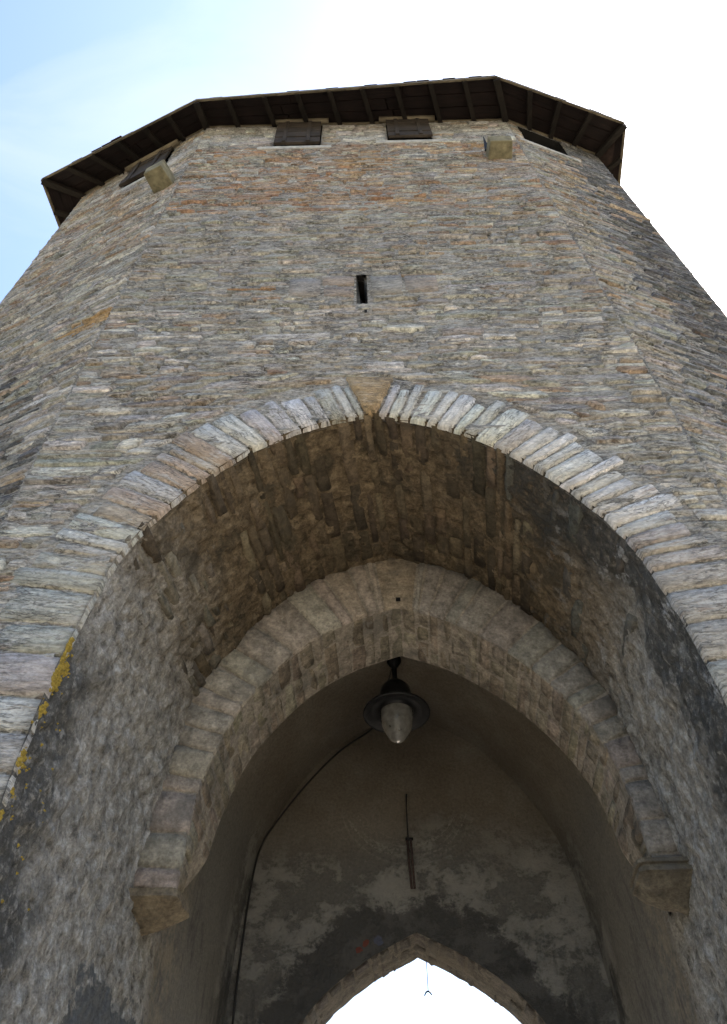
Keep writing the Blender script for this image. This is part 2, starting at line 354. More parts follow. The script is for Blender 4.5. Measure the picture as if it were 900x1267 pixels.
def rib(t, y):
    x, z = full(RIB_H if t > .5 else RIBL_H, t); x += 0.335 + 0.045 * (y - 5.9)
    z += .06 * min(1, max(0, 1 - (y - 5.88) / .72)) * max(0, (z - 2.8) / 2.8)
    k = min(1, max(0, (3.45 - z) / .65)) * min(1, max(0, (y - 6.12) / .22)); k = k * k * (3 - 2 * k)      # behind the corbel the foot dies into the wall
    if k > 0: x = lerp(x, axis(y) + (2.15 if t > .5 else -2.15) * (1 - 0.0163 * (y - 4)), k)
    return x, z
def far(t, y):
    x, z = full(FAR_H, t); return 0.475 + 0.05 * (y - 8.9) + x, z
YF, YR0, YR1, YB, YO = 4.0, 5.90, 6.64, 8.90, 9.55      # front face, rib, back wall, outer back face

# ------------------------------------------------------------------ ground and roadway
mb = MB(); n = 8; R = 400
mb.add([(-R, -R, GZ - 1.2), (R, -R, GZ - 1.2), (R, R, GZ - 1.2), (-R, R, GZ - 1.2)], [(0, 1, 2, 3)])
g = mb.build('ground', M['ground']); g['kind'] = 'structure'
mb = MB(); mb.box((-3.2, -30, GZ - 1.15), (6.4, 0, 0), (0, 75, 0), (0, 0, 1.15)); g = mb.build('road', M['road']); g['kind'] = 'structure'

# ------------------------------------------------------------------ the tower: shell
tower = thing('gate_tower', 'tall polygonal stone gate tower with pointed archway and dark timber eaves', 'tower', (0, 6.8, GZ))
HW = 16.5
WL, FL, FR, WR = V(-5.50, 5.24), V(-2.85, 4.03), V(2.86, 4.0), V(4.72, 4.67)
BWR, BR_, BL_, BWL = V(4.95, 8.5), V(2.95, YO), V(-2.7, YO), V(-5.3, 8.4)

class Face:
    def __init__(s, A, B):
        s.A, s.B = A, B; d = B - A; s.L = d.length; d.normalize(); s.d = d; s.n = V(d.y, -d.x)
    def p(s, u, z, d=0.0):
        q = s.A + s.d * u + s.n * d; return Vector((q.x, q.y, z))
    def u(s, x): return (x - s.A.x) / s.d.x
FF, FLt, FRt = Face(FL, FR), Face(WL, FL), Face(FR, WR)

def poly_wall(face, outer, holes=(), back=0.0):
    polys = [[Vector((a, b, 0)) for a, b in outer]] + [[Vector((a, b, 0)) for a, b in h] for h in holes]
    tris = tessellate_polygon(polys); pts = [p for q in polys for p in q]
    m = MB(); m.add([face.p(p.x, p.y, -back) for p in pts], [tuple(t) for t in tris], [(p.x, p.y) for p in pts], (0.26, 0.245, 0.215)); return m
def rect(u0, u1, z0, z1): return [(u0, z0), (u1, z0), (u1, z1), (u0, z1)]
# openings in wall coordinates
WIN1, WIN2 = (1.38, 2.20, 15.02, 16.42), (3.42, 4.22, 15.22, 16.42)
SLIT = (2.83, 2.95, 8.66, 9.40)
WINL = (1.30, 2.24, 15.0, 16.15); WINR = (0.24, 1.12, 15.34, 16.36)
arch_pts = [(FF.u(barrel(i / 220, YF)[0]), barrel(i / 220, YF)[1]) for i in range(221)]
outer = [(0, GZ)] + [(0, HW), (FF.L, HW), (FF.L, GZ)] + arch_pts[::-1]
slit_poly = [(2.83, 9.39), (2.862, 8.74), (2.905, 8.58), (2.945, 8.76), (2.908, 9.36)]
W_FRONT = poly_wall(FF, outer, [rect(*WIN1), rect(*WIN2), slit_poly], .06).build('wall', M['mortar'], tower)
W_FRONT['label'] = 'broad front face of rough grey and orange slab stones above the archway'
W_LEFT = poly_wall(FLt, rect(0, FLt.L, GZ, HW), [rect(*WINL)], .06).build('wall', M['mortar'], tower)
W_LEFT['label'] = 'receding left face of the tower with slanting stone courses'
W_RIGHT = poly_wall(FRt, rect(0, FRt.L, GZ, HW), [rect(*WINR)], .06).build('wall', M['mortar'], tower)
W_RIGHT['label'] = 'darker receding right face of the tower'
for A, B in ((BWL, WL), (WR, BWR), (BWR, BR_), (BL_, BWL)):
    f = Face(A, B); poly_wall(f, rect(0, f.L, GZ, HW)).build('wall', M['mortar'], tower)
f = Face(BR_, BL_)
fp = [(f.u(far(i / 220, YO)[0]), far(i / 220, YO)[1]) for i in range(221)]
poly_wall(f, [(0, GZ)] + [(0, HW), (f.L, HW), (f.L, GZ)] + fp).build('wall', M['mortar'], tower)

def recess(face, u0, u1, z0, z1, depth, mat, name='window_recess'):
    m = MB(); P = lambda u, z, d: face.p(u, z, -d)
    c = [P(u0, z0, 0), P(u1, z0, 0), P(u1, z1, 0), P(u0, z1, 0), P(u0, z0, depth), P(u1, z0, depth), P(u1, z1, depth), P(u0, z1, depth)]
    m.add(c, [(0, 4, 5, 1), (1, 5, 6, 2), (2, 6, 7, 3), (3, 7, 4, 0), (4, 7, 6, 5)])
    return m.build(name, mat, tower)
recess(FF, *WIN1, 1.2, M['room_shade']); recess(FF, *WIN2, 1.2, M['room_shade'])
recess(FLt, *WINL, 1.0, M['room_shade']); recess(FRt, *WINR, 2.2, M['room_shade'])
m = MB()
sp = [FF.p(u, z, 0) for u, z in slit_poly] + [FF.p(u + .02, z + .05, -.8) for u, z in slit_poly]
m.add(sp, [(i, (i + 1) % 5, (i + 1) % 5 + 5, i + 5) for i in range(5)] + [(9, 8, 7, 6, 5)], None, (.12, .115, .09))
m.build('arrow_slit', M['room_shade'], tower)
m = MB(); m.box(FF.p(2.905, 8.30, .022), FF.d.to_3d() * .03, Vector((0, 0, .11)), Vector((0, .05, 0))); m.build('hole_shade_block', M['room_shade'], tower)  # solid block; the shade of a small hole is put into its colour

# ------------------------------------------------------------------ wall stones
GREYS = [(0.385, 0.357, 0.307), (0.35, 0.323, 0.275), (0.305, 0.283, 0.246), (0.43, 0.40, 0.345), (0.365, 0.335, 0.283)]
WARM = [(0.40, 0.31, 0.22), (0.37, 0.285, 0.205), (0.33, 0.24, 0.165), (0.43, 0.35, 0.26)]
PALE = [(0.60, 0.565, 0.50), (0.54, 0.505, 0.445), (0.49, 0.455, 0.40)]
DARK = [(0.125, 0.122, 0.117), (0.155, 0.15, 0.142), (0.10, 0.098, 0.096)]
COOL = [(0.18, 0.18, 0.183), (0.225, 0.225, 0.222), (0.14, 0.14, 0.146), (0.26, 0.257, 0.25)]
def jig(c, a=0.09):
    k = 1 + RND.uniform(-a, a); return tuple(max(0.02, v * k * (1 + RND.uniform(-.04, .04))) for v in c)
def stone_tint(face, u, z):
    q = RND.random(); nn = nz(u * .55 + (0 if face is FF else 20), z * .35, 2.0)
    if face is FF:
        warm = (0.55 if z > 11.6 else 0.10) + 0.5 * nn
        if 15.0 < z: return jig(RND.choice(PALE + GREYS[3:] + WARM[3:]))
        if q < warm * (1 if z > 7 else .7): return jig(RND.choice(WARM if z < 11.4 else [(0.43, 0.29, 0.18), (0.38, 0.265, 0.175), (0.35, 0.22, 0.14), (0.45, 0.35, 0.25)]))
        if z < 8.5 and q > 0.72: return jig(RND.choice(PALE))
        return jig(RND.choice(GREYS if z < 13 else GREYS + PALE[1:]))
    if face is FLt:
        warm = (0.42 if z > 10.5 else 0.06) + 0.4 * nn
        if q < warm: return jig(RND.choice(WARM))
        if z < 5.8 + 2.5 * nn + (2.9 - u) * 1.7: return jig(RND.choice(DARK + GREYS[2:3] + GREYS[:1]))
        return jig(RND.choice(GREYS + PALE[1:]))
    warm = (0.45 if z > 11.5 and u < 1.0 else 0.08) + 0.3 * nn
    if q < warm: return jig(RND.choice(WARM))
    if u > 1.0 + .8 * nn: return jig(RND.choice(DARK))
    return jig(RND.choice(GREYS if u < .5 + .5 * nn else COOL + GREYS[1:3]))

# fast lattice noise for the dense relief of walls and vault
def vn(x, y, seed=0):
    xi, yi = np.floor(x).astype(np.int64), np.floor(y).astype(np.int64); fx, fy = x - xi, y - yi
    def hsh(a, b):
        h = (a * 374761393 + b * 668265263 + seed * 982451653) & 0x7fffffff; h = ((h ^ (h >> 13)) * 1274126177) & 0x7fffffff
        return ((h ^ (h >> 16)) & 0xffff) / 65535.0
    fx = fx * fx * (3 - 2 * fx); fy = fy * fy * (3 - 2 * fy)
    return (hsh(xi, yi) * (1 - fx) + hsh(xi + 1, yi) * fx) * (1 - fy) + (hsh(xi, yi + 1) * (1 - fx) + hsh(xi + 1, yi + 1) * fx) * fy
def fbm(x, y, o=4, r=.55, seed=0):
    s = 0; a = 1; n_ = 0
    for i in range(o): s = s + a * vn(x * 2 ** i + 13.7 * i, y * 2 ** i + 5.1 * i, seed + i); n_ += a; a *= r
    return s / n_
def np_mesh(name, verts, quads, uvs, tint, mat, parent):
    me = bpy.data.meshes.new(name); nv, nq = len(verts), len(quads)
    me.vertices.add(nv); me.vertices.foreach_set('co', verts.astype(np.float32).ravel())
    me.loops.add(nq * 4); me.loops.foreach_set('vertex_index', quads.astype(np.int32).ravel())
    me.polygons.add(nq); me.polygons.foreach_set('loop_start', np.arange(0, nq * 4, 4, dtype=np.int32))
    me.polygons.foreach_set('use_smooth', np.ones(nq, dtype=bool))
    uvl = me.uv_layers.new(name='UVMap'); uvl.data.foreach_set('uv', uvs[quads.ravel()].astype(np.float32).ravel())
    ca = me.attributes.new('tint', 'FLOAT_COLOR', 'POINT'); ca.data.foreach_set('color', np.c_[tint, np.ones(nv)].astype(np.float32).ravel())
    me.materials.append(mat); me.update(calc_edges=True); me.validate()
    o = bpy.data.objects.new(name, me); COL.objects.link(o); o.parent = parent
    o.matrix_parent_inverse = Matrix.Translation(-WORLDLOC.get(parent.name, Vector())); return o
def relief(face, wall, zlo, zhi, du, dz, blocks, ring, seed, pick):
    """ragged mortar and slivers of slab between the stones: a dense sheet with ledges"""
    nu, nv = int(face.L / du) + 1, int((zhi - zlo) / dz) + 1
    U, Z = np.meshgrid(np.linspace(0, face.L, nu), np.linspace(zlo, zhi, nv), indexing='ij')
    w = fbm(U * 1.5, Z * 1.5, 3, .5, seed + 40) * .12
    lam = fbm(U * 4.5, (Z + w) * 19, 4, .6, seed); chunk = fbm(U * 3.2, Z * 8, 3, .5, seed + 9); fine = fbm(U * 30, Z * 55, 2, .6, seed + 17)
    step = np.floor(lam * 7) / 7 * .6 + lam * .4
    D = -0.004 + 0.055 * (step - .35) + 0.032 * (chunk - .45) + 0.015 * (fine - .5)
    edge = np.minimum(np.minimum(U, face.L - U) / .04, 1); D = D * (.25 + .75 * edge)
    A = face.A; d = face.d; n_ = face.n
    X = A.x + d.x * U + n_.x * D; Y = A.y + d.y * U + n_.y * D
    keep = np.ones_like(U, dtype=bool)
    for b in blocks: keep &= ~((U > b[0]) & (U < b[1]) & (Z > b[2]) & (Z < b[3]))
    if ring is not None:
        rz = np.array([p[1] for p in ring]); rx = np.array([p[0] for p in ring]); o = np.argsort(rz)
        half = np.interp(Z, rz[o], rx[o], left=rx[o][0], right=-1)
        keep &= ~(np.abs(U - face.u(0.09)) < half)
    idx = np.arange(nu * nv).reshape(nu, nv); q = np.stack([idx[:-1, :-1], idx[1:, :-1], idx[1:, 1:], idx[:-1, 1:]], -1)
    kq = keep[:-1, :-1] & keep[1:, :-1] & keep[1:, 1:] & keep[:-1, 1:]
    o = np_mesh('mortar', np.stack([X, Y, Z], -1).reshape(-1, 3), q[kq], np.stack([U, Z], -1).reshape(-1, 2), pick(U, Z, seed).reshape(-1, 3), M['schist'], wall)
    return o
def mix3(a, b, k): return a + (np.array(b) - a) * k[..., None]
def pick_front(U, Z, s):
    g = fbm(U * 5, Z * 14, 3, .6, s + 3); c = np.array((.23, .216, .19)) + g[..., None] * np.array((.26, .244, .214))
    zone = np.clip((Z - 11.2) / 1.2, 0, 1) * np.clip((15.6 - Z) / .8, 0, 1)
    k = np.clip((fbm(U * 1.6, Z * 4.5, 4, .6, s + 5) - .52 + .10 * zone) * 5, 0, 1) * (.2 + .7 * zone)
    c = mix3(c, (.36, .25, .165), k); return mix3(c, (.47, .435, .375), np.clip((Z - 15.0) / .25, 0, 1) * (.35 + .6 * fbm(U * 3, Z * 6, 3, .6, s + 77)))
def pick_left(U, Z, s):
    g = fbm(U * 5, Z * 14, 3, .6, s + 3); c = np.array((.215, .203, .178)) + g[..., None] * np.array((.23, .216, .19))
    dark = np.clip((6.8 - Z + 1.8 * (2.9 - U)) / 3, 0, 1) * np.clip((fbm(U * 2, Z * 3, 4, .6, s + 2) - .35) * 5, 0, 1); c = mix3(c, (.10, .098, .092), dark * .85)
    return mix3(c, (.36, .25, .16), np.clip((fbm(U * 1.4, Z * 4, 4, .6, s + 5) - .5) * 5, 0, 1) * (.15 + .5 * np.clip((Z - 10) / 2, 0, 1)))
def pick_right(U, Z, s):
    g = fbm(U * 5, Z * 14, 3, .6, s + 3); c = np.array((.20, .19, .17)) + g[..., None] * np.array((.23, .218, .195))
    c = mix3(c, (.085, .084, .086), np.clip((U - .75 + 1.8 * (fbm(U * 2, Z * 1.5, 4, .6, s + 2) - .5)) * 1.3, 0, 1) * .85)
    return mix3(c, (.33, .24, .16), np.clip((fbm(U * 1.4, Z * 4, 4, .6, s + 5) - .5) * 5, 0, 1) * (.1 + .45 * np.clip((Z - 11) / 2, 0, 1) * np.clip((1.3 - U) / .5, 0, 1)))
RINGL = 0.62
def ext_x(z, side):
    """x of the outer edge of the arch ring on the front face at height z (side -1 / +1), None above the ring"""
    if z > 6.25 + RINGL * 1.02: return None
    best = None
    for i in range(0, 111):
        p = EXT[i]
        if abs(p.y - z) < 0.09 and (best is None or p.x > best): best = p.x
    return 0.09 + side * best if best is not None else None
EXT = []
for i in range(NH + 1):
    a, b = BARREL_H[max(0, i - 1)], BARREL_H[min(NH, i + 1)]; d = (b - a).normalized()
    EXT.append(BARREL_H[i] + Vector((d.y, -d.x)) * RINGL)
EXT.append(Vector((0.2, 6.25 + RINGL * .95))); 

SLITB = (SLIT[0] + .005, SLIT[1] - .005, SLIT[2] - .06, SLIT[3])
mid_ring = []
for i in range(NH + 1):
    a_, b_ = BARREL_H[max(0, i - 1)], BARREL_H[min(NH, i + 1)]; d_ = (b_ - a_).normalized(); q_ = BARREL_H[i] + Vector((d_.y, -d_.x)) * .03; mid_ring.append((max(q_.x, 0), q_.y))
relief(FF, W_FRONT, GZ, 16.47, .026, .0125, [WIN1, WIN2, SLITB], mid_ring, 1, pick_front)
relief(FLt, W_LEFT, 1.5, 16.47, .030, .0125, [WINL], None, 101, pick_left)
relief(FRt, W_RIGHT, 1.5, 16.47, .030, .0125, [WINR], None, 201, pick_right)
STONES = []      # (face, ((u at foot, u at head) for both ends), z0, z1)
def lay(face, zlo, zhi, blocks, with_ring):
    z = zlo
    while z < zhi - .05:
        h = RND.uniform(0.06, 0.14) if z < 15 else RND.uniform(0.16, 0.24)
        h = min(h, zhi - z); z1 = z + h; zm = z + h / 2
        spans = [((0.0, 0.0), (face.L, face.L))]
        cut = [(b[0] - .02, b[1] + .02) for b in blocks if b[2] - .04 < z1 and b[3] + .04 > z]
        cuts = [((a, a), (b, b)) for a, b in cut]
        if with_ring:
            l0, l1, r0, r1 = ext_x(z, -1), ext_x(z1, -1), ext_x(z, 1), ext_x(z1, 1)
            if l0 is not None:
                if l1 is None: l1 = r1 = 0.09
                cuts.append(((face.u(l0), face.u(l1)), (face.u(r0), face.u(r1))))
        cuts.sort(key=lambda c: c[0][0])
        for c in cuts:
            a, b = spans.pop()
            spans.append((a, c[0])); spans.append((c[1], b))
        for a, b in spans:
            L = (b[0] + b[1] - a[0] - a[1]) / 2
            if L < 0.06: continue
            us = []; u = 0.0
            while u < L:
                w = min(0.95, max(0.12, RND.lognormvariate(-1.18, 0.48)));  us.append((u, min(u + w, L))); u += w
            if len(us) > 1 and us[-1][1] - us[-1][0] < 0.12:
                last = us.pop(); us[-1] = (us[-1][0], last[1])
            for p, q in us:
                f0 = p / L; f1 = q / L; g = RND.uniform(0.004, 0.014)
                ea = (lerp(a[0], b[0], f0) + g, lerp(a[1], b[1], f0) + g); eb = (lerp(a[0], b[0], f1) - g, lerp(a[1], b[1], f1) - g)
                if h > .10 and q - p > .2 and RND.random() < 0.35:
                    mzz = z + h * RND.uniform(.38, .62); k = (mzz - z) / h
                    em = (lerp(ea[0], ea[1], k), lerp(eb[0], eb[1], k))
                    STONES.append((face, (ea[0], em[0]), (eb[0], em[1]), z + .004, mzz - .004))
                    STONES.append((face, (em[0], ea[1]), (em[1], eb[1]), mzz + .004, z1 - .006))
                else:
                    STONES.append((face, ea, eb, z + .005, z1 - .005))
        z = z1
lay(FF, 1.0, 16.38, [WIN1, WIN2, (SLIT[0] - .02, SLIT[1] + .03, SLIT[2] - .06, SLIT[3]), (5.05, 5.46, 13.98, 14.32)], True)
lay(FLt, 3.5, 16.3, [WINL, (2.40, 2.80, 13.28, 13.62)], False)
lay(FRt, 3.5, 16.4, [WINR], False)
DRESS = [((2.42, 2.80), (8.78, 9.05), (0.33, 0.265, 0.21)), ((2.40, 2.80), (9.06, 9.34), (0.33, 0.255, 0.19)), ((2.0, 2.40), (8.80, 9.30), (0.30, 0.265, 0.225)), ((2.985, 3.38), (8.80, 9.36), (0.29, 0.265, 0.225)), ((3.39, 3.80), (8.84, 9.34), (0.31, 0.26, 0.21))]
STONES = [s for s in STONES if not (s[0] is FF and any(a[0] < (s[1][0] + s[2][0]) / 2 < a[1] and b[0] < (s[3] + s[4]) / 2 < b[1] for a, b, c in DRESS))]
for (a_, b_, c_) in DRESS:
    fn = lambda a, b, d: FF.p(lerp(a_[0] + .006, a_[1] - .006, a), lerp(b_[0] + .005, b_[1] - .005, b), d)
    mb = MB(); pillow(mb, fn, a_[1] - a_[0], b_[1] - b_[0], .022, c_, .006, .02, .008, .014, tilt=.6); mb.build('slit_block', M['dressed_tint'], W_FRONT, True)
def seen(s):
    face, ea, eb, z0, z1 = s; c = face.p((ea[0] + eb[0]) / 2, (z0 + z1) / 2)
    nrm = Vector((face.n.x, face.n.y, 0)); r = c.length
    x, y, d = c.dot(CR), c.dot(CU), c.dot(CF)
    if d <= 0 or abs(x / d) > 0.48 or abs(y / d) > 0.66: return 0
    return abs(eb[0] - ea[0]) * (z1 - z0) * abs(c.normalized().dot(nrm)) / r ** 2
STONES.sort(key=seen, reverse=True)
WALLS = {id(FF): W_FRONT, id(FLt): W_LEFT, id(FRt): W_RIGHT}
rest = {id(FF): MB(), id(FLt): MB(), id(FRt): MB()}
for i, (face, ea, eb, z0, z1) in enumerate(STONES):
    def fn(a, b, d, face=face, ea=ea, eb=eb, z0=z0, z1=z1):
        u = lerp(lerp(ea[0], eb[0], a), lerp(ea[1], eb[1], a), b); z = lerp(z0, z1, b)
        amp = min(1.0, abs(face.L - u) / .3, u / .3) if face is not FF else 1.0
        z += 0.03 * nz(u * .9 + face.A.x, z * .5, .3)
        lo = -.016 if face is not FLt else 0; hi = .016 if face is not FRt else 0
        return face.p(min(max(u, lo), face.L + hi), z, d)
    um = (ea[0] + eb[0]) / 2; L = eb[0] - ea[0]; W = z1 - z0
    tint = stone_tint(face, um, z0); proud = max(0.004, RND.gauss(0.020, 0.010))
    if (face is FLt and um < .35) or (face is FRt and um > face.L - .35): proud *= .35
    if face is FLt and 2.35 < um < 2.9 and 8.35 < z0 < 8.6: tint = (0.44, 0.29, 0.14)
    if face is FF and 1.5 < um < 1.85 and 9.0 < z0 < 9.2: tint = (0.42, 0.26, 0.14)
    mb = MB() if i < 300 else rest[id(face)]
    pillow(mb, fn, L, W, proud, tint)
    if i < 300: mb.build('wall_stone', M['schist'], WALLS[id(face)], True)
for f in (FF, FLt, FRt):
    o = rest[id(f)].build('wall_stones', M['schist'], WALLS[id(f)], True); o['kind'] = 'stuff'

# ------------------------------------------------------------------ ring of voussoirs round the front arch
def ring_pt(s, a, side):
    """s = length along the half arch 0..1, a = 0 at the soffit edge .. 1 at the outer edge (a length of 1 m)"""
    i = s * NH; p = half_at(BARREL_H, s); k = min(max(int(round(i)), 2), NH - 2)
    d = (BARREL_H[k + 2] - BARREL_H[k - 2]).normalized(); nrm = Vector((d.y, -d.x))
    q = p + nrm * a; return 0.09 + side * q.x, q.y
s0 = 3.0 / BARREL_LEN
for side in (-1, 1):
    s = s0 * .6; top = 1 - 0.06 / BARREL_LEN
    while s < top - .004:
        zc = half_at(BARREL_H, s).y
        w = RND.uniform(0.10, 0.19) if zc > 4.0 else RND.uniform(0.18, 0.36)
        e = min(top, s + w / BARREL_LEN)
        if top - e < 0.06 / BARREL_LEN: e = top
        L = RND.choice((RND.uniform(.46, .58), RND.uniform(.54, .66), RND.uniform(.54, .66))) * (1.08 if zc < 4 else 1.0); g = RND.uniform(.004, .010) / BARREL_LEN
        def fn(a, b, d, s=s, e=e, L=L, g=g, side=side):
            x, z = ring_pt(lerp(s + g, e - g, b), a * L - 0.012, side); return Vector((x, FF.p(FF.u(x), 0, d).y, z))
        tint = jig(RND.choice(PALE * 3 + GREYS[:1] + GREYS[3:4] + ([WARM[0], WARM[3]] if side < 0 and 4.6 < zc < 6 else [])), .1)
        if zc < 4.3: tint = jig(RND.choice(GREYS[:2] + GREYS[3:] + PALE[2:]), .08)
        mb = MB(); pillow(mb, fn, L, (e - s) * BARREL_LEN, RND.uniform(.014, .028), tint, .007, .03, .008, .012, flip=(side > 0), tilt=.5)
        mb.build('voussoir', M['voussoir'], W_FRONT, True); s = e
# tan wedge at the crown
wedge = [(-0.045, 6.27), (0.045, 6.27), (0.24, 6.88), (-0.25, 6.90)]
def fn(a, b, d):
    x0 = lerp(wedge[0][0], wedge[3][0], b); x1 = lerp(wedge[1][0], wedge[2][0], b)
    return Vector((0.09 + lerp(x0, x1, a), 4.015 - d, lerp(6.25, 6.89, b)))
mb = MB(); pillow(mb, fn, .4, .6, .04, (0.36, 0.25, 0.13), .005); o = mb.build('keystone', M['dressed_tint'], W_FRONT, True)
o['label'] = 'tan wedge-shaped stone at the crown of the arch'

# ------------------------------------------------------------------ passage: rough outer bay
def lining(name, fn, y0, y1, nt, ny, amp, mat, mouth=0.12):
    m = MB(); vs, uvs = [], []
    for i in range(nt + 1):
        t = i / nt
        for j in range(ny + 1):
            y = lerp(y0, y1, j / ny); x, z = fn(t, y); p = Vector((x, y, z)); k = min(1, 0.2 + (y - y0) / mouth)
            d = amp * k * (0.55 * nz(p.x * 2.2, p.y * 2.2, p.z * 1.6) + 0.35 * nz(p.x * 6, p.y * 6, p.z * 4.5 + 9) + 0.2 * nz(p.x * 15, p.y * 15, p.z * 12))
            vs.append(p + inward(fn, t, y) * d); uvs.append((t * 12, y))
    m.add(vs, grid_faces(nt + 1, ny + 1), uvs, (.065, .056, .044)); return m.build(name, mat, tower, True)
def np_lining(name, y0, y1, nt, ny, mat):
    ts = np.linspace(0, 1, nt + 1); ys = np.linspace(y0, y1, ny + 1); vs = np.zeros((nt + 1, ny + 1, 3)); ns = np.zeros_like(vs)
    for i, t in enumerate(ts):
        nr = inward(barrel, t, (y0 + y1) / 2); pts = [barrel(t, float(y)) for y in (y0, 5.9, y1)]; kx = [y0, 5.9, y1] if y0 < 5.9 else [y0, y0 + .001, y1]
        if y0 >= 5.9: pts[1] = pts[0]
        vs[i, :, 0] = np.interp(ys, kx, [p[0] for p in pts]); vs[i, :, 1] = ys; vs[i, :, 2] = np.interp(ys, kx, [p[1] for p in pts]); ns[i] = nr
    S = (ts * 2 * BARREL_LEN)[:, None] + 0 * ys[None, :]; Yg = ys[None, :] + 0 * S
    big = fbm(S * 1.6, Yg * 2.0, 3, .5, 300); mid = fbm(S * 6, Yg * 5, 4, .6, 310); fl = fbm(S * 7.5, Yg * 10, 4, .6, 320); fi = fbm(S * 34, Yg * 34, 2, .6, 330)
    rough = np.clip((6.75 - Yg) / .35, .12, 1) * np.clip((Yg - YF) / .10, .15, 1)
    D = rough * (.06 * (big - .5) + .04 * (mid - .5) + .075 * (np.floor(fl * 8) / 8 - .45) + .012 * (fi - .5))
    vs = vs + ns * D[..., None]; m_ = (nt + 1) * (ny + 1)
    idx = np.arange(m_).reshape(nt + 1, ny + 1); q = np.stack([idx[:-1, :-1], idx[1:, :-1], idx[1:, 1:], idx[:-1, 1:]], -1).reshape(-1, 4)
    return np_mesh(name, vs.reshape(-1, 3), q, np.stack([S, Yg], -1).reshape(-1, 2), np.full((m_, 3), .25), mat, tower)
vault = np_lining('passage_vault', YF, 6.75, 640, 190, M['passage'])
vault['label'] = 'rough pointed barrel vault behind the front arch, brown crown and crusted sides'
BROWN = [(0.13, 0.098, 0.06), (0.095, 0.072, 0.046), (0.165, 0.128, 0.082), (0.075, 0.058, 0.038)]
BGREY = [(0.22, 0.19, 0.145), (0.195, 0.167, 0.125), (0.245, 0.213, 0.165)]
BL2 = 2 * BARREL_LEN
t = 0.5 - 3.35 / BL2; n_s = 0
while t < 0.5 + 3.35 / BL2:
    w = RND.uniform(0.09, 0.17) / BL2; e = t + w
    y = YF + 0.005
    while y < YR0 - .05:
        ln = RND.uniform(0.28, 0.8); y1 = min(y + ln, YR0)
        if YR0 - y1 < .15: y1 = YR0
        h = abs((t + e) / 2 - .5) * BL2; keep = 1.0 if h < 2.2 else 1.0 - (h - 2.2) / .8
        if RND.random() < keep * .85:
            def fn(a, b, d, t=t, e=e, y=y, y1=y1):
                tt = lerp(t + .006 / BL2, e - .006 / BL2, b); yy = lerp(y + .008, y1 - .008, a); x, z = barrel(tt, yy)
                return Vector((x, yy, z)) + inward(barrel, tt, yy) * d
            mix = min(1, max(0, (h - 1.4) / 1.6)); tint = jig(tuple(v * .72 for v in RND.choice(BGREY)) if RND.random() < mix else RND.choice(BROWN), .12)
            if (t > .5 and h > 1.3 and y < 4.55) or (t > .5 and h > 2.0): tint = jig((0.10, 0.095, 0.08), .25)
            mb = MB(); pillow(mb, fn, y1 - y, w * BL2, (RND.uniform(.0, .024) if h < 1.7 else RND.uniform(-.026, .012)), tint, .012, .05, .014, .024)
            mb.build('vault_stone', M['soffit'], vault, True); n_s += 1
        y = y1
    t = e

# ------------------------------------------------------------------ transverse rib arch on two corbels
_bp = [(i / 900, *barrel(i / 900, YR0)) for i in range(901)]; _sb = {}
def s_barrel(t):
    """barrel parameter met by the normal of the rib at t"""
    k = round(t, 5)
    if k in _sb: return _sb[k]
    x, z = rib(t, YR0); nr = -inward(rib, t, YR0); w = min(1, abs(t - .5) / .06); dx, dz = nr.x * w, nr.z; dz = max(dz, .06); l = math.hypot(dx, dz); dx /= l; dz /= l
    best, bt = 9, t
    for (tb, xb, zb) in _bp:
        if (tb - .5) * (t - .5) < 0 or abs(tb - .5) > .5 - .5 * 4.45 / BARREL_LEN: continue
        px, pz = xb - x, zb - z; al = px * dx + pz * dz
        if al < 0: continue
        pe = abs(px * dz - pz * dx)
        if pe < best: best, bt = pe, tb
    _sb[k] = bt; return bt
m = MB(); NT_ = 120; vs = []
for i in range(NT_ + 1):
    t = i / NT_; xi, zi = rib(t, YR0); xb, zb = barrel(s_barrel(t), YR0); xj, zj = rib(t, YR1); xk, zk = barrel(s_barrel(t), YR1)
    o = inward(rib, t, YR0)
    vs += [(xb - o.x * .05, YR0 - .012, zb - o.z * .05), (xi, YR0 - .012, zi), (xj, YR1, zj), (xk - o.x * .05, YR1, zk - o.z * .05)]
m.add(vs, grid_faces(NT_ + 1, 4), None, (.24, .21, .17))
rib_o = m.build('rib_arch', M['rib'], tower); rib_o['label'] = 'pointed inner arch of long blocks carried on two corbels'
edges = [0.0]
while edges[-1] < 0.478: edges.append(edges[-1] + RND.choice((RND.uniform(0.014, 0.026), RND.uniform(0.024, 0.048))))
edges[-1] = 0.478
edges = edges + [1 - e for e in edges[::-1]]
for k, (t0, t1) in enumerate(zip(edges, edges[1:])):
    def fn(a, b, d, t0=t0, t1=t1):
        tt = lerp(t0 + .0006, t1 - .0006, b); xi, zi = rib(tt, YR0); xb, zb = barrel(s_barrel(tt), YR0)
        return Vector((lerp(xi, xb, a * 1.18 - .03), YR0 - d, lerp(zi, zb, a * 1.18 - .03)))
    mb = MB(); left = t0 < .5
    tint = jig((0.29, 0.25, 0.20) if left else (0.215, 0.195, 0.165), .10)
    if t0 < .5 < t1: tint = (0.25, 0.205, 0.15)
    pillow(mb, fn, .5, (t1 - t0) * 2 * RIB_LEN, RND.uniform(.022, .032), tint, .005, .03, .008, .006, flip=True, tilt=0.25)
    o = mb.build('voussoir', M['rib'], rib_o, True)
    if t0 < .5 < t1: o['label'] = 'wedge keystone of the inner arch with a small dark hole'
t = 0.012
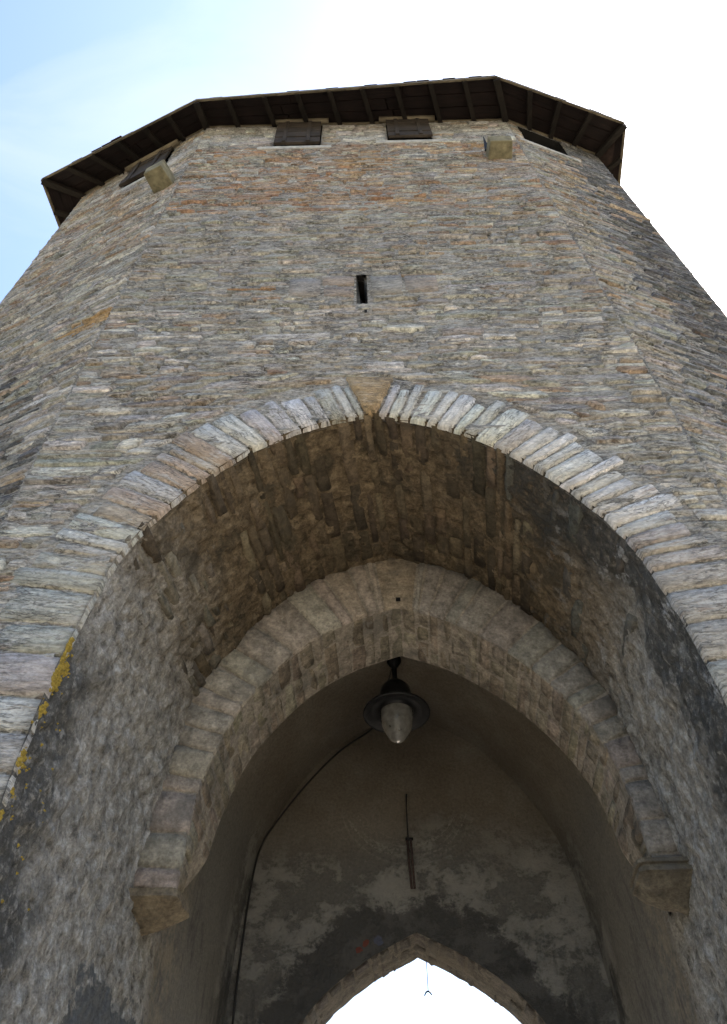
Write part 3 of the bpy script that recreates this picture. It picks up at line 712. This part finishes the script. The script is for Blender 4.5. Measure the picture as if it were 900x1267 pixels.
while t < 0.99:
    w = RND.uniform(0.10, 0.18) / (2 * RIB_LEN); e = min(t + w, .99); y = YR0 - .012
    while y < YR1 - .04:
        y1 = min(y + RND.uniform(.2, .46), YR1)
        if YR1 - y1 < .14: y1 = YR1
        def fn(a, b, d, t=t, e=e, y=y, y1=y1):
            tt = lerp(t + .0006, e - .0006, b); yy = lerp(y + .006, y1 - .006, a); x, z = rib(tt, yy); return Vector((x, yy, z)) + inward(rib, tt, yy) * d
        mb = MB(); pillow(mb, fn, y1 - y, w * 2 * RIB_LEN, RND.uniform(-.004, .012), jig(RND.choice(BGREY), .10), .010, .03, .012, .02)
        mb.build('rib_stone', M['soffit'], rib_o, True); y = y1
    t = e
# little dark socket in the rib keystone
m = MB(); cx, cz = 0.335 + .0, 5.68
m.box((cx - .022, YR0 - .042, cz - .03), (.045, 0, 0), (0, .03, 0), (0, 0, .04)); m.build('iron_socket', M['iron'], rib_o)

for side in (-1, 1):
    zt = 2.77 if side < 0 else 2.90
    # (drop, reach from the wall, front y, back y)
    sec = [(0, .335, 5.85, 6.24), (.06, .34, 5.845, 6.25), (.075, .325, 5.87, 6.24), (.10, .28, 5.94, 6.235), (.11, .26, 5.95, 6.23), (.14, .21, 6.02, 6.22), (.15, .19, 6.03, 6.21), (.18, .11, 6.09, 6.19), (.20, -.02, 6.12, 6.16)]
    if side > 0: sec = [(0, .36, 5.80, 6.24), (.03, .36, 5.80, 6.24), (.036, .335, 5.825, 6.24), (.058, .335, 5.825, 6.24), (.064, .355, 5.80, 6.24), (.095, .355, 5.80, 6.24), (.10, .33, 5.83, 6.24), (.12, .32, 5.86, 6.24), (.165, .27, 5.95, 6.23), (.172, .25, 5.965, 6.225), (.215, .16, 6.04, 6.21), (.26, -.02, 6.10, 6.16)]
    m = MB(); vs = []; NP = 12
    for (dr, re, ya, yb) in sec:
        loop = [(-.15, ya), (re * .5, ya), (re * .86, ya + .004), (re * .97, ya + .03), (re, ya + .09), (re, lerp(ya, yb, .5)), (re, yb - .09), (re * .97, yb - .03), (re * .86, yb - .004), (re * .4, yb), (-.15, yb), (-.15, lerp(ya, yb, .5))]
        for (dx, y) in loop:
            z = zt - dr; w = .012 * nz(dx * 9 + side, y * 9, z * 9)
            xw = barrel(0.5 + side * 0.5 * (1 - 4.45 / BARREL_LEN), y)[0]; vs.append((xw - side * (dx + w), y + w, z + w * .6))
    F = [(i * NP + k, i * NP + (k + 1) % NP, (i + 1) * NP + (k + 1) % NP, (i + 1) * NP + k) for i in range(len(sec) - 1) for k in range(NP)]
    F += [tuple(range(NP)), tuple((len(sec) - 1) * NP + k for k in range(NP))[::-1]]
    if side < 0: F = [q[::-1] for q in F]
    m.add(vs, F, None, (.16, .128, .085) if side < 0 else (.13, .112, .082))
    o = m.build('corbel', M['rib'], tower)
    o['label'] = 'rounded corbel under the left foot of the inner arch' if side < 0 else 'stepped corbel with banded top under the right foot of the inner arch'

# ------------------------------------------------------------------ plastered inner bay, back wall and far archway
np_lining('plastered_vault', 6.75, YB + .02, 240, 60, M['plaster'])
m = MB(); vs, uvs = [], []; NTB, NAB = 260, 46
for i in range(NTB + 1):
    t = i / NTB; xo, zo = barrel(t, YB); xi, zi = far(t, YB)
    for j in range(NAB + 1):
        a = j / NAB; x, z = lerp(xo, xi, a), lerp(zo, zi, a); k = min(1, 8 * (1 - a), 8 * a)
        vs.append((x, YB + k * (.02 * nz(x * 1.7, z * 1.7, 4) + .010 * nz(x * 6, z * 6, 8)), z)); uvs.append((x, z))
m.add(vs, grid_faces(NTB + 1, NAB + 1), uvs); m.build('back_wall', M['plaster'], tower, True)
reveal = lining('far_arch', far, YB, YO, 240, 16, 0.03, M['soffit'], 0.3); reveal['label'] = 'shallow pointed far archway opening to the sky'
t = 0.12
while t < 0.88:
    w = RND.uniform(.10, .2) / (2 * FAR_LEN); e = t + w; y = YB
    while y < YO - .03:
        y1 = min(y + RND.uniform(.22, .5), YO)
        if YO - y1 < .12: y1 = YO
        def fn(a, b, d, t=t, e=e, y=y, y1=y1):
            tt = lerp(t + .0006, e - .0006, b); yy = lerp(y + .004, y1 - .004, a); x, z = far(tt, yy); return Vector((x, yy, z)) + inward(far, tt, yy) * d
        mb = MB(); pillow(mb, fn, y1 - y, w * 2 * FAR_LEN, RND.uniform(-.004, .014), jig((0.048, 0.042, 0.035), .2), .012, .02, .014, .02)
        mb.build('reveal_stone', M['soffit'], reveal, True); y = y1
    t = e

# ------------------------------------------------------------------ eaves and roof
HE, HT = 16.16, 16.52
E_ = [V(-6.03, 5.70) + (V(-6.03, 5.70) - V(-6.14, 4.81)) * 3.0, V(-6.14, 4.81), V(-2.93, 3.47), V(2.55, 3.17), V(5.06, 4.00), V(5.50, 8.9), V(3.1, 10.2), V(-3.0, 10.2)]
W_ = [BWL, WL, FL, FR, WR, BWR, BR_, BL_]
m = MB(); NE = len(E_); apex = (0, 6.9, 20.2)
m.add([(p.x, p.y, HE + .07) for p in E_] + [apex], [(i, (i + 1) % NE, NE) for i in range(NE)])
m.add([((p.x - 0) * .995, 6.9 + (p.y - 6.9) * .995, HE + .03) for p in E_] + [(0, 6.9, 20.1)], [((i + 1) % NE, i, NE) for i in range(NE)])
roof = m.build('roof', M['tile'], tower); roof['label'] = 'low tiled roof with wide dark timber eaves'
for k in range(NE):
    E0, E1, W0, W1 = E_[k], E_[(k + 1) % NE], W_[k], W_[(k + 1) % NE]; Lw = (W1 - W0).length; Le = (E1 - E0).length
    def ep(u, v, dz=0.0):
        w = W0.lerp(W1, u); e = E0.lerp(E1, u); q = w.lerp(e, v); return Vector((q.x, q.y, lerp(HT, HE, v) + dz))
    vis = k in (0, 1, 2, 3, 4)
    # boarding
    nb = 4 if vis else 1; nl = max(1, int(round(Le / 1.9))) if vis else 1
    for b in range(nb):
        cutp = [0] + [(q + RND.uniform(-.2, .2)) / nl for q in range(1, nl)] + [1]
        for q in range(nl):
            u0, u1 = cutp[q] + .002, cutp[q + 1] - .002; v0, v1 = lerp(-.25, .98, b / nb) + .004, lerp(-.25, .98, (b + 1) / nb) - .012; dz = RND.uniform(-.012, .0)
            c = [ep(u0, v0, dz), ep(u1, v0, dz), ep(u1, v1, dz), ep(u0, v1, dz)]; c += [p + Vector((0, 0, .025)) for p in c]
            mb = MB(); r = RND.random() * 30
            mb.add(c, [(0, 1, 2, 3), (7, 6, 5, 4), (0, 4, 5, 1), (1, 5, 6, 2), (2, 6, 7, 3), (3, 7, 4, 0)], [(r, r), (r + Le / nl, r), (r + Le / nl, r + .2), (r, r + .2)] * 2)
            mb.build('eave_board', M['board'], roof)
    # rafters
    nr = max(2, int(round(Le / 0.62))) if vis else 2
    for q in range(nr):
        u = (q + (0 if q == 0 else RND.uniform(-.06, .06))) / nr
        p0, p1 = ep(u, -.22, -.012), ep(u, .955, -.012); d = p1 - p0; s = Vector((d.y, -d.x, 0)).normalized() * (0.085 if q else .11); h = Vector((0, 0, -.10 if q else -.13))
        mb = MB(); mb.box(p0 - s / 2, d, s, h); mb.build('rafter', M['rafter'], roof)
    # eave batten over the rafter ends, in lengths
    nl = max(1, int(round(Le / 2.4)))
    for q in range(nl):
        p0, p1 = ep(q / nl + .001, .955, -.055), ep((q + 1) / nl - .001, .955, -.055); d = p1 - p0; s = (ep(.5, 1.0) - ep(.5, .955)); s = s.normalized() * .045
        mb = MB(); mb.box(p0, d, s, (0, 0, .075)); mb.build('eave_batten', M['pale_wood'], roof)
    # wall plate
    p0, p1 = ep(0, .0, -.075), ep(1, .0, -.075); d = p1 - p0; s = (ep(.5, 1) - ep(.5, 0)); s.z = 0; s = s.normalized() * .09
    mb = MB(); mb.box(p0 - s * .6, d, s, (0, 0, .08)); mb.build('wall_plate', M['pale_wood'], roof)
    # eave tiles
    if vis:
        ntile = int(Le / 0.23)
        for row in range(2):
            for q in range(ntile):
                u0, u1 = (q + .02 + row * .5) / ntile, (q + .98 + row * .5) / ntile
                if u1 > 1.01: continue
                ov = 1.0 + RND.uniform(-.012, .02) - row * .13
                if k == 1 and 5 <= q <= 7 and row == 0: ov += .05
                dz = .045 + row * .03 + RND.uniform(0, .015)
                c = [ep(u0, ov - .4, dz + .02), ep(u1, ov - .4, dz + .02), ep(u1, ov, dz + RND.uniform(-.006, .006)), ep(u0, ov, dz + RND.uniform(-.006, .006))]
                c += [p + Vector((0, 0, .028)) for p in c]
                mb = MB(); mb.add(c, [(3, 2, 1, 0), (4, 5, 6, 7), (0, 1, 5, 4), (1, 2, 6, 5), (2, 3, 7, 6), (3, 0, 4, 7)]); mb.build('roof_tile', M['tile'], roof)

# ------------------------------------------------------------------ shutters, sills, projecting blocks
def shutter(face, u0, u1, z0, z1, out, label):
    """flap of boards hung from a pole; its foot stands off the wall by `out`"""
    P = lambda u, s, d: face.p(u, lerp(z1, z0, s), lerp(.03, out, s) + d)
    def slab(ua, ub, sa, sb, d0, d1):
        m = MB(); c = [P(ua, sa, d0), P(ub, sa, d0), P(ub, sb, d0), P(ua, sb, d0), P(ua, sa, d1), P(ub, sa, d1), P(ub, sb, d1), P(ua, sb, d1)]
        r = RND.random() * 20; hor = (ub - ua) > (z1 - z0) * abs(sb - sa)
        w, h = (ub - ua), (z1 - z0) * (sb - sa)
        uv = [(0, 0), (w, 0), (w, h), (0, h)] if hor else [(0, 0), (0, w), (h, w), (h, 0)]
        m.add(c, [(0, 1, 2, 3), (7, 6, 5, 4), (0, 4, 5, 1), (1, 5, 6, 2), (2, 6, 7, 3), (3, 7, 4, 0)], [(r + a, r + b) for a, b in uv] * 2); return m
    sh = slab(u0 + .02, u1 - .02, .03, .985, 0, .012).build('shutter', M['shutter'], tower); sh['label'] = label
    k = 4
    for i in range(k):
        slab(u0 + RND.uniform(0, .015), u1 - RND.uniform(0, .015), i / k + .012, (i + 1) / k - .012, .014, .035 + RND.uniform(0, .03)).build('board', M['shutter'], sh)
    for q in (.22, .74):
        uu = lerp(u0, u1, q); slab(uu - .035, uu + .035, -.01, .97, .052, .075).build('strap', M['shutter'], sh)
    m = MB(); vs = []; NS = 10
    for i in range(5):
        u = lerp(u0 - .13, u1 + .13, i / 4); r = .055 + .008 * nz(u * 3, z0)
        for j in range(NS):
            a = 2 * math.pi * j / NS; vs.append(face.p(u, z1 + .05 + r * math.sin(a), .08 + r * math.cos(a)))
    F = [(i * NS + j, i * NS + (j + 1) % NS, (i + 1) * NS + (j + 1) % NS, (i + 1) * NS + j) for i in range(4) for j in range(NS)]
    F += [tuple(range(NS))[::-1], tuple(4 * NS + j for j in range(NS))]
    m.add(vs, F); m.build('pole', M['pale_wood'], sh, True)
shutter(FF, WIN1[0], WIN1[1], WIN1[2] + .02, WIN1[3] - .03, .03, 'dark board flap over the left window of the front face')
shutter(FF, WIN2[0], WIN2[1], WIN2[2] + .02, WIN2[3] - .03, .05, 'dark board flap over the right window of the front face')
shutter(FLt, WINL[0], WINL[1], WINL[2] + .02, WINL[3] - .03, .035, 'dark board flap over the window of the left face')
def block(face, u0, u1, z0, z1, out, name, mat, label=None, jit=.01, taper=0.0):
    m = MB(); d0 = -.1
    c = [(u0, z0, d0), (u1, z0, d0), (u1, z1, d0), (u0, z1, d0), (u0 + taper, z0, out), (u1 - taper, z0, out), (u1 - taper, z1, out), (u0 + taper, z1, out)]
    c = [face.p(u + RND.uniform(-jit, jit), z + RND.uniform(-jit, jit), d) for u, z, d in c]
    m.add(c, [(3, 2, 1, 0), (4, 5, 6, 7), (0, 1, 5, 4), (1, 2, 6, 5), (2, 3, 7, 6), (3, 0, 4, 7)])
    o = m.build(name, mat, tower)
    if label: o['label'] = label
    bv = o.modifiers.new('bevel', 'BEVEL'); bv.width = .018; bv.segments = 2
    return o
block(FF, WIN1[0] - .28, WIN1[1] + .22, WIN1[2] - .15, WIN1[2] - .01, .035, 'sill', M['dressed'])
block(FF, WIN2[0] - .22, WIN2[1] + .26, WIN2[2] - .15, WIN2[2] - .01, .035, 'sill', M['dressed'])
block(FLt, WINL[0] - .15, WINL[1] + .2, WINL[2] - .15, WINL[2] - .01, .03, 'sill', M['dressed'])
block(FRt, WINR[0] - .15, WINR[1] + .2, WINR[2] - .14, WINR[2] - .01, .03, 'sill', M['dressed'])
block(FF, 5.05, 5.46, 14.0, 14.30, .30, 'projecting_block', M['corbel'], 'brown stone block jutting from the front face near its right edge', .012, .02)
block(FLt, 2.40, 2.80, 13.30, 13.60, .34, 'projecting_block', M['corbel'], 'mossy stone block jutting beside the left arris', .02, .03)
# thin flat iron spike standing above the right-hand block
m = MB(); m.add([FF.p(5.03, 14.3, .05), FF.p(5.13, 14.3, .05), FF.p(5.03, 14.62, .20), FF.p(5.03, 14.3, .09), FF.p(5.13, 14.3, .07), FF.p(5.03, 14.62, .22)],
                [(0, 1, 2), (5, 4, 3), (0, 3, 4, 1), (1, 4, 5, 2), (2, 5, 3, 0)]); m.build('iron_spike', M['iron'], tower)

# ------------------------------------------------------------------ lichen on the left arris
m = MB()
spots = []
for (zc, yc, rc, k) in ((3.52, 4.02, .05, 22), (3.36, 4.03, .09, 60), (3.24, 4.03, .06, 34), (3.05, 4.04, .05, 22), (2.66, 4.03, .05, 26), (2.46, 4.07, .04, 16), (2.3, 4.02, .06, 24), (2.15, 4.05, .05, 20)):
    for q in range(k): spots.append((zc + RND.gauss(0, rc * .6), yc + abs(RND.gauss(0, rc * .55)) - .01, RND.uniform(.008, .024)))
for q in range(70): spots.append((RND.uniform(1.7, 3.4), 4.0 + abs(RND.gauss(0, .22)), RND.uniform(.004, .012)))
for i, (z, y, r) in enumerate(spots):
    tt = 0.5 * (z - GZ) / BARREL_LEN * 1.0; x, zz = barrel(tt, y); nrm = inward(barrel, tt, y); ta = Vector((-nrm.z, 0, nrm.x))
    c = Vector((x, y, zz)) + nrm * .012; K = 11
    vs = [c + nrm * (.35 * r)] + [c + (ta * math.sin(6.283 * j / K) + Vector((0, 1, 0)) * math.cos(6.283 * j / K)) * r * (1 + .5 * nz(j * 1.7, i * 3.1)) - nrm * .012 for j in range(K)]
    m.add(vs, [(0, 1 + j, 1 + (j + 1) % K) for j in range(K)])
o = m.build('lichen', M['lichen'], tower, True); o['kind'] = 'stuff'; o['label'] = 'ochre yellow lichen spots on the left edge of the archway'

# ------------------------------------------------------------------ lamp, cable, rod, hook
def lathe(prof, c, n=40):
    m = MB(); vs = [(c[0] + r * math.cos(2 * math.pi * k / n), c[1] + r * math.sin(2 * math.pi * k / n), c[2] + z) for r, z in prof for k in range(n)]
    F = [(i * n + k, i * n + (k + 1) % n, (i + 1) * n + (k + 1) % n, (i + 1) * n + k) for i in range(len(prof) - 1) for k in range(n)]
    m.add(vs, F); return m
LC = (0.325, 7.4, 5.42)
lamp = thing('hanging_lamp', 'black hanging lantern with wide brim and pale glass bowl under the inner vault', 'lamp', (LC[0], LC[1], LC[2] - .4))
lathe([(.185, -.02), (.20, .03), (.30, .0), (.36, -.03), (.375, -.03), (.37, -.005), (.31, .045), (.22, .09), (.19, .13), (.175, .14)], LC).build('brim', M['iron'], lamp, True)
lathe([(.19, .10), (.185, .22), (.165, .31), (.12, .37), (.06, .40), (.0, .405)], LC).build('cap', M['iron'], lamp, True)
lathe([(.055, .38), (.055, .42), (.03, .44), (.028, .62), (.05, .64), (.085, .70), (.085, .78), (.05, .80), (.045, .96), (.0, .96)], LC, 20).build('stem', M['iron'], lamp, True)
lathe([(.178, .03), (.182, -.04), (.178, -.12), (.160, -.21), (.128, -.29), (.08, -.36), (.035, -.395), (.0, -.40)], LC).build('glass_bowl', M['glass'], lamp, True)
lathe([(.0, -.30), (.03, -.29), (.045, -.24), (.045, -.18), (.03, -.10), (.03, .02)], LC, 20).build('bulb', M['corbel'], lamp, True)
lathe([(.0, .04), (.19, .04), (.19, .03), (.0, .03)], LC).build('reflector', M['iron'], lamp)

def tube(pts, r, n=8):
    P = [Vector(p) for p in pts]; m = MB(); vs = []
    for i, p in enumerate(P):
        d = (P[min(i + 1, len(P) - 1)] - P[max(i - 1, 0)]).normalized(); s = d.cross(Vector((0, 1, 0.02))).normalized(); u = s.cross(d)
        rr = r[i] if hasattr(r, '__len__') else r
        vs += [p + (s * math.cos(2 * math.pi * k / n) + u * math.sin(2 * math.pi * k / n)) * rr for k in range(n)]
    F = [(i * n + k, i * n + (k + 1) % n, (i + 1) * n + (k + 1) % n, (i + 1) * n + k) for i in range(len(P) - 1) for k in range(n)]
    F += [tuple(range(n))[::-1], tuple((len(P) - 1) * n + k for k in range(n))]
    m.add(vs, F); return m
cab = [(0.33, 7.46, 6.2), (0.26, 8.0, 6.27), (0.18, 8.6, 6.28), (0.05, 8.84, 6.209), (-0.37, 8.84, 5.878), (-0.764, 8.84, 5.428), (-1.124, 8.84, 4.905), (-1.27, 8.84, 4.611), (-1.337, 8.84, 4.147), (-1.373, 8.84, 3.474), (-1.384, 8.84, 2.826), (-1.39, 8.84, 1.5), (-1.39, 8.84, 0.2)]
def cr3(pts, k=8):
    P = [Vector(p) for p in pts]; P = [P[0] * 2 - P[1]] + P + [P[-1] * 2 - P[-2]]; out = []
    for i in range(1, len(P) - 2):
        for q in range(k):
            t = q / k; a, b, c, d = P[i - 1:i + 3]
            out.append(0.5 * (2 * b + (c - a) * t + (2 * a - 5 * b + 4 * c - d) * t * t + (3 * b - a - 3 * c + d) * t ** 3))
    return out + [P[-2]]
tag(tube(cr3(cab), .012).build('electric_cable', M['cable'], None, True), 'dark electric cable curving from the lamp down the corner of the inner bay', 'cable')
rod = thing('hanging_rod', 'rusty iron rod hanging flat against the back wall above the far arch', 'rod', (0.462, 8.8, 4.09))
tube([(0.455, 8.86, 5.26), (0.452, 8.80, 5.236), (0.442, 8.80, 5.06), (0.441, 8.80, 4.66)], [.016, .012, .008, .008]).build('wire', M['iron'], rod, True)
for dx in (-.018, .022):
    tube([(0.450 + dx, 8.80, 4.68), (0.455 + dx, 8.80, 4.4), (0.464 + dx * .8, 8.80, 4.10)], .013).build('bar', M['rust'], rod, True)
tube([(0.41, 8.80, 4.67), (0.50, 8.80, 4.67)], .018).build('clip', M['iron'], rod, True)
hk = thing('wire_hook', 'thin wire with a small bent hook hanging in the far arch opening', 'wire', (0.60, 9.5, 3.3))
tube([(0.60, 9.5, 3.70), (0.60, 9.5, 3.5), (0.598, 9.5, 3.31)], .004, 6).build('wire', M['cable'], hk, True)
tube([(0.555, 9.5, 3.27), (0.575, 9.5, 3.305), (0.598, 9.5, 3.315), (0.62, 9.5, 3.30), (0.635, 9.5, 3.275)], [.006, .009, .01, .009, .006], 6).build('hook', M['iron'], hk, True)
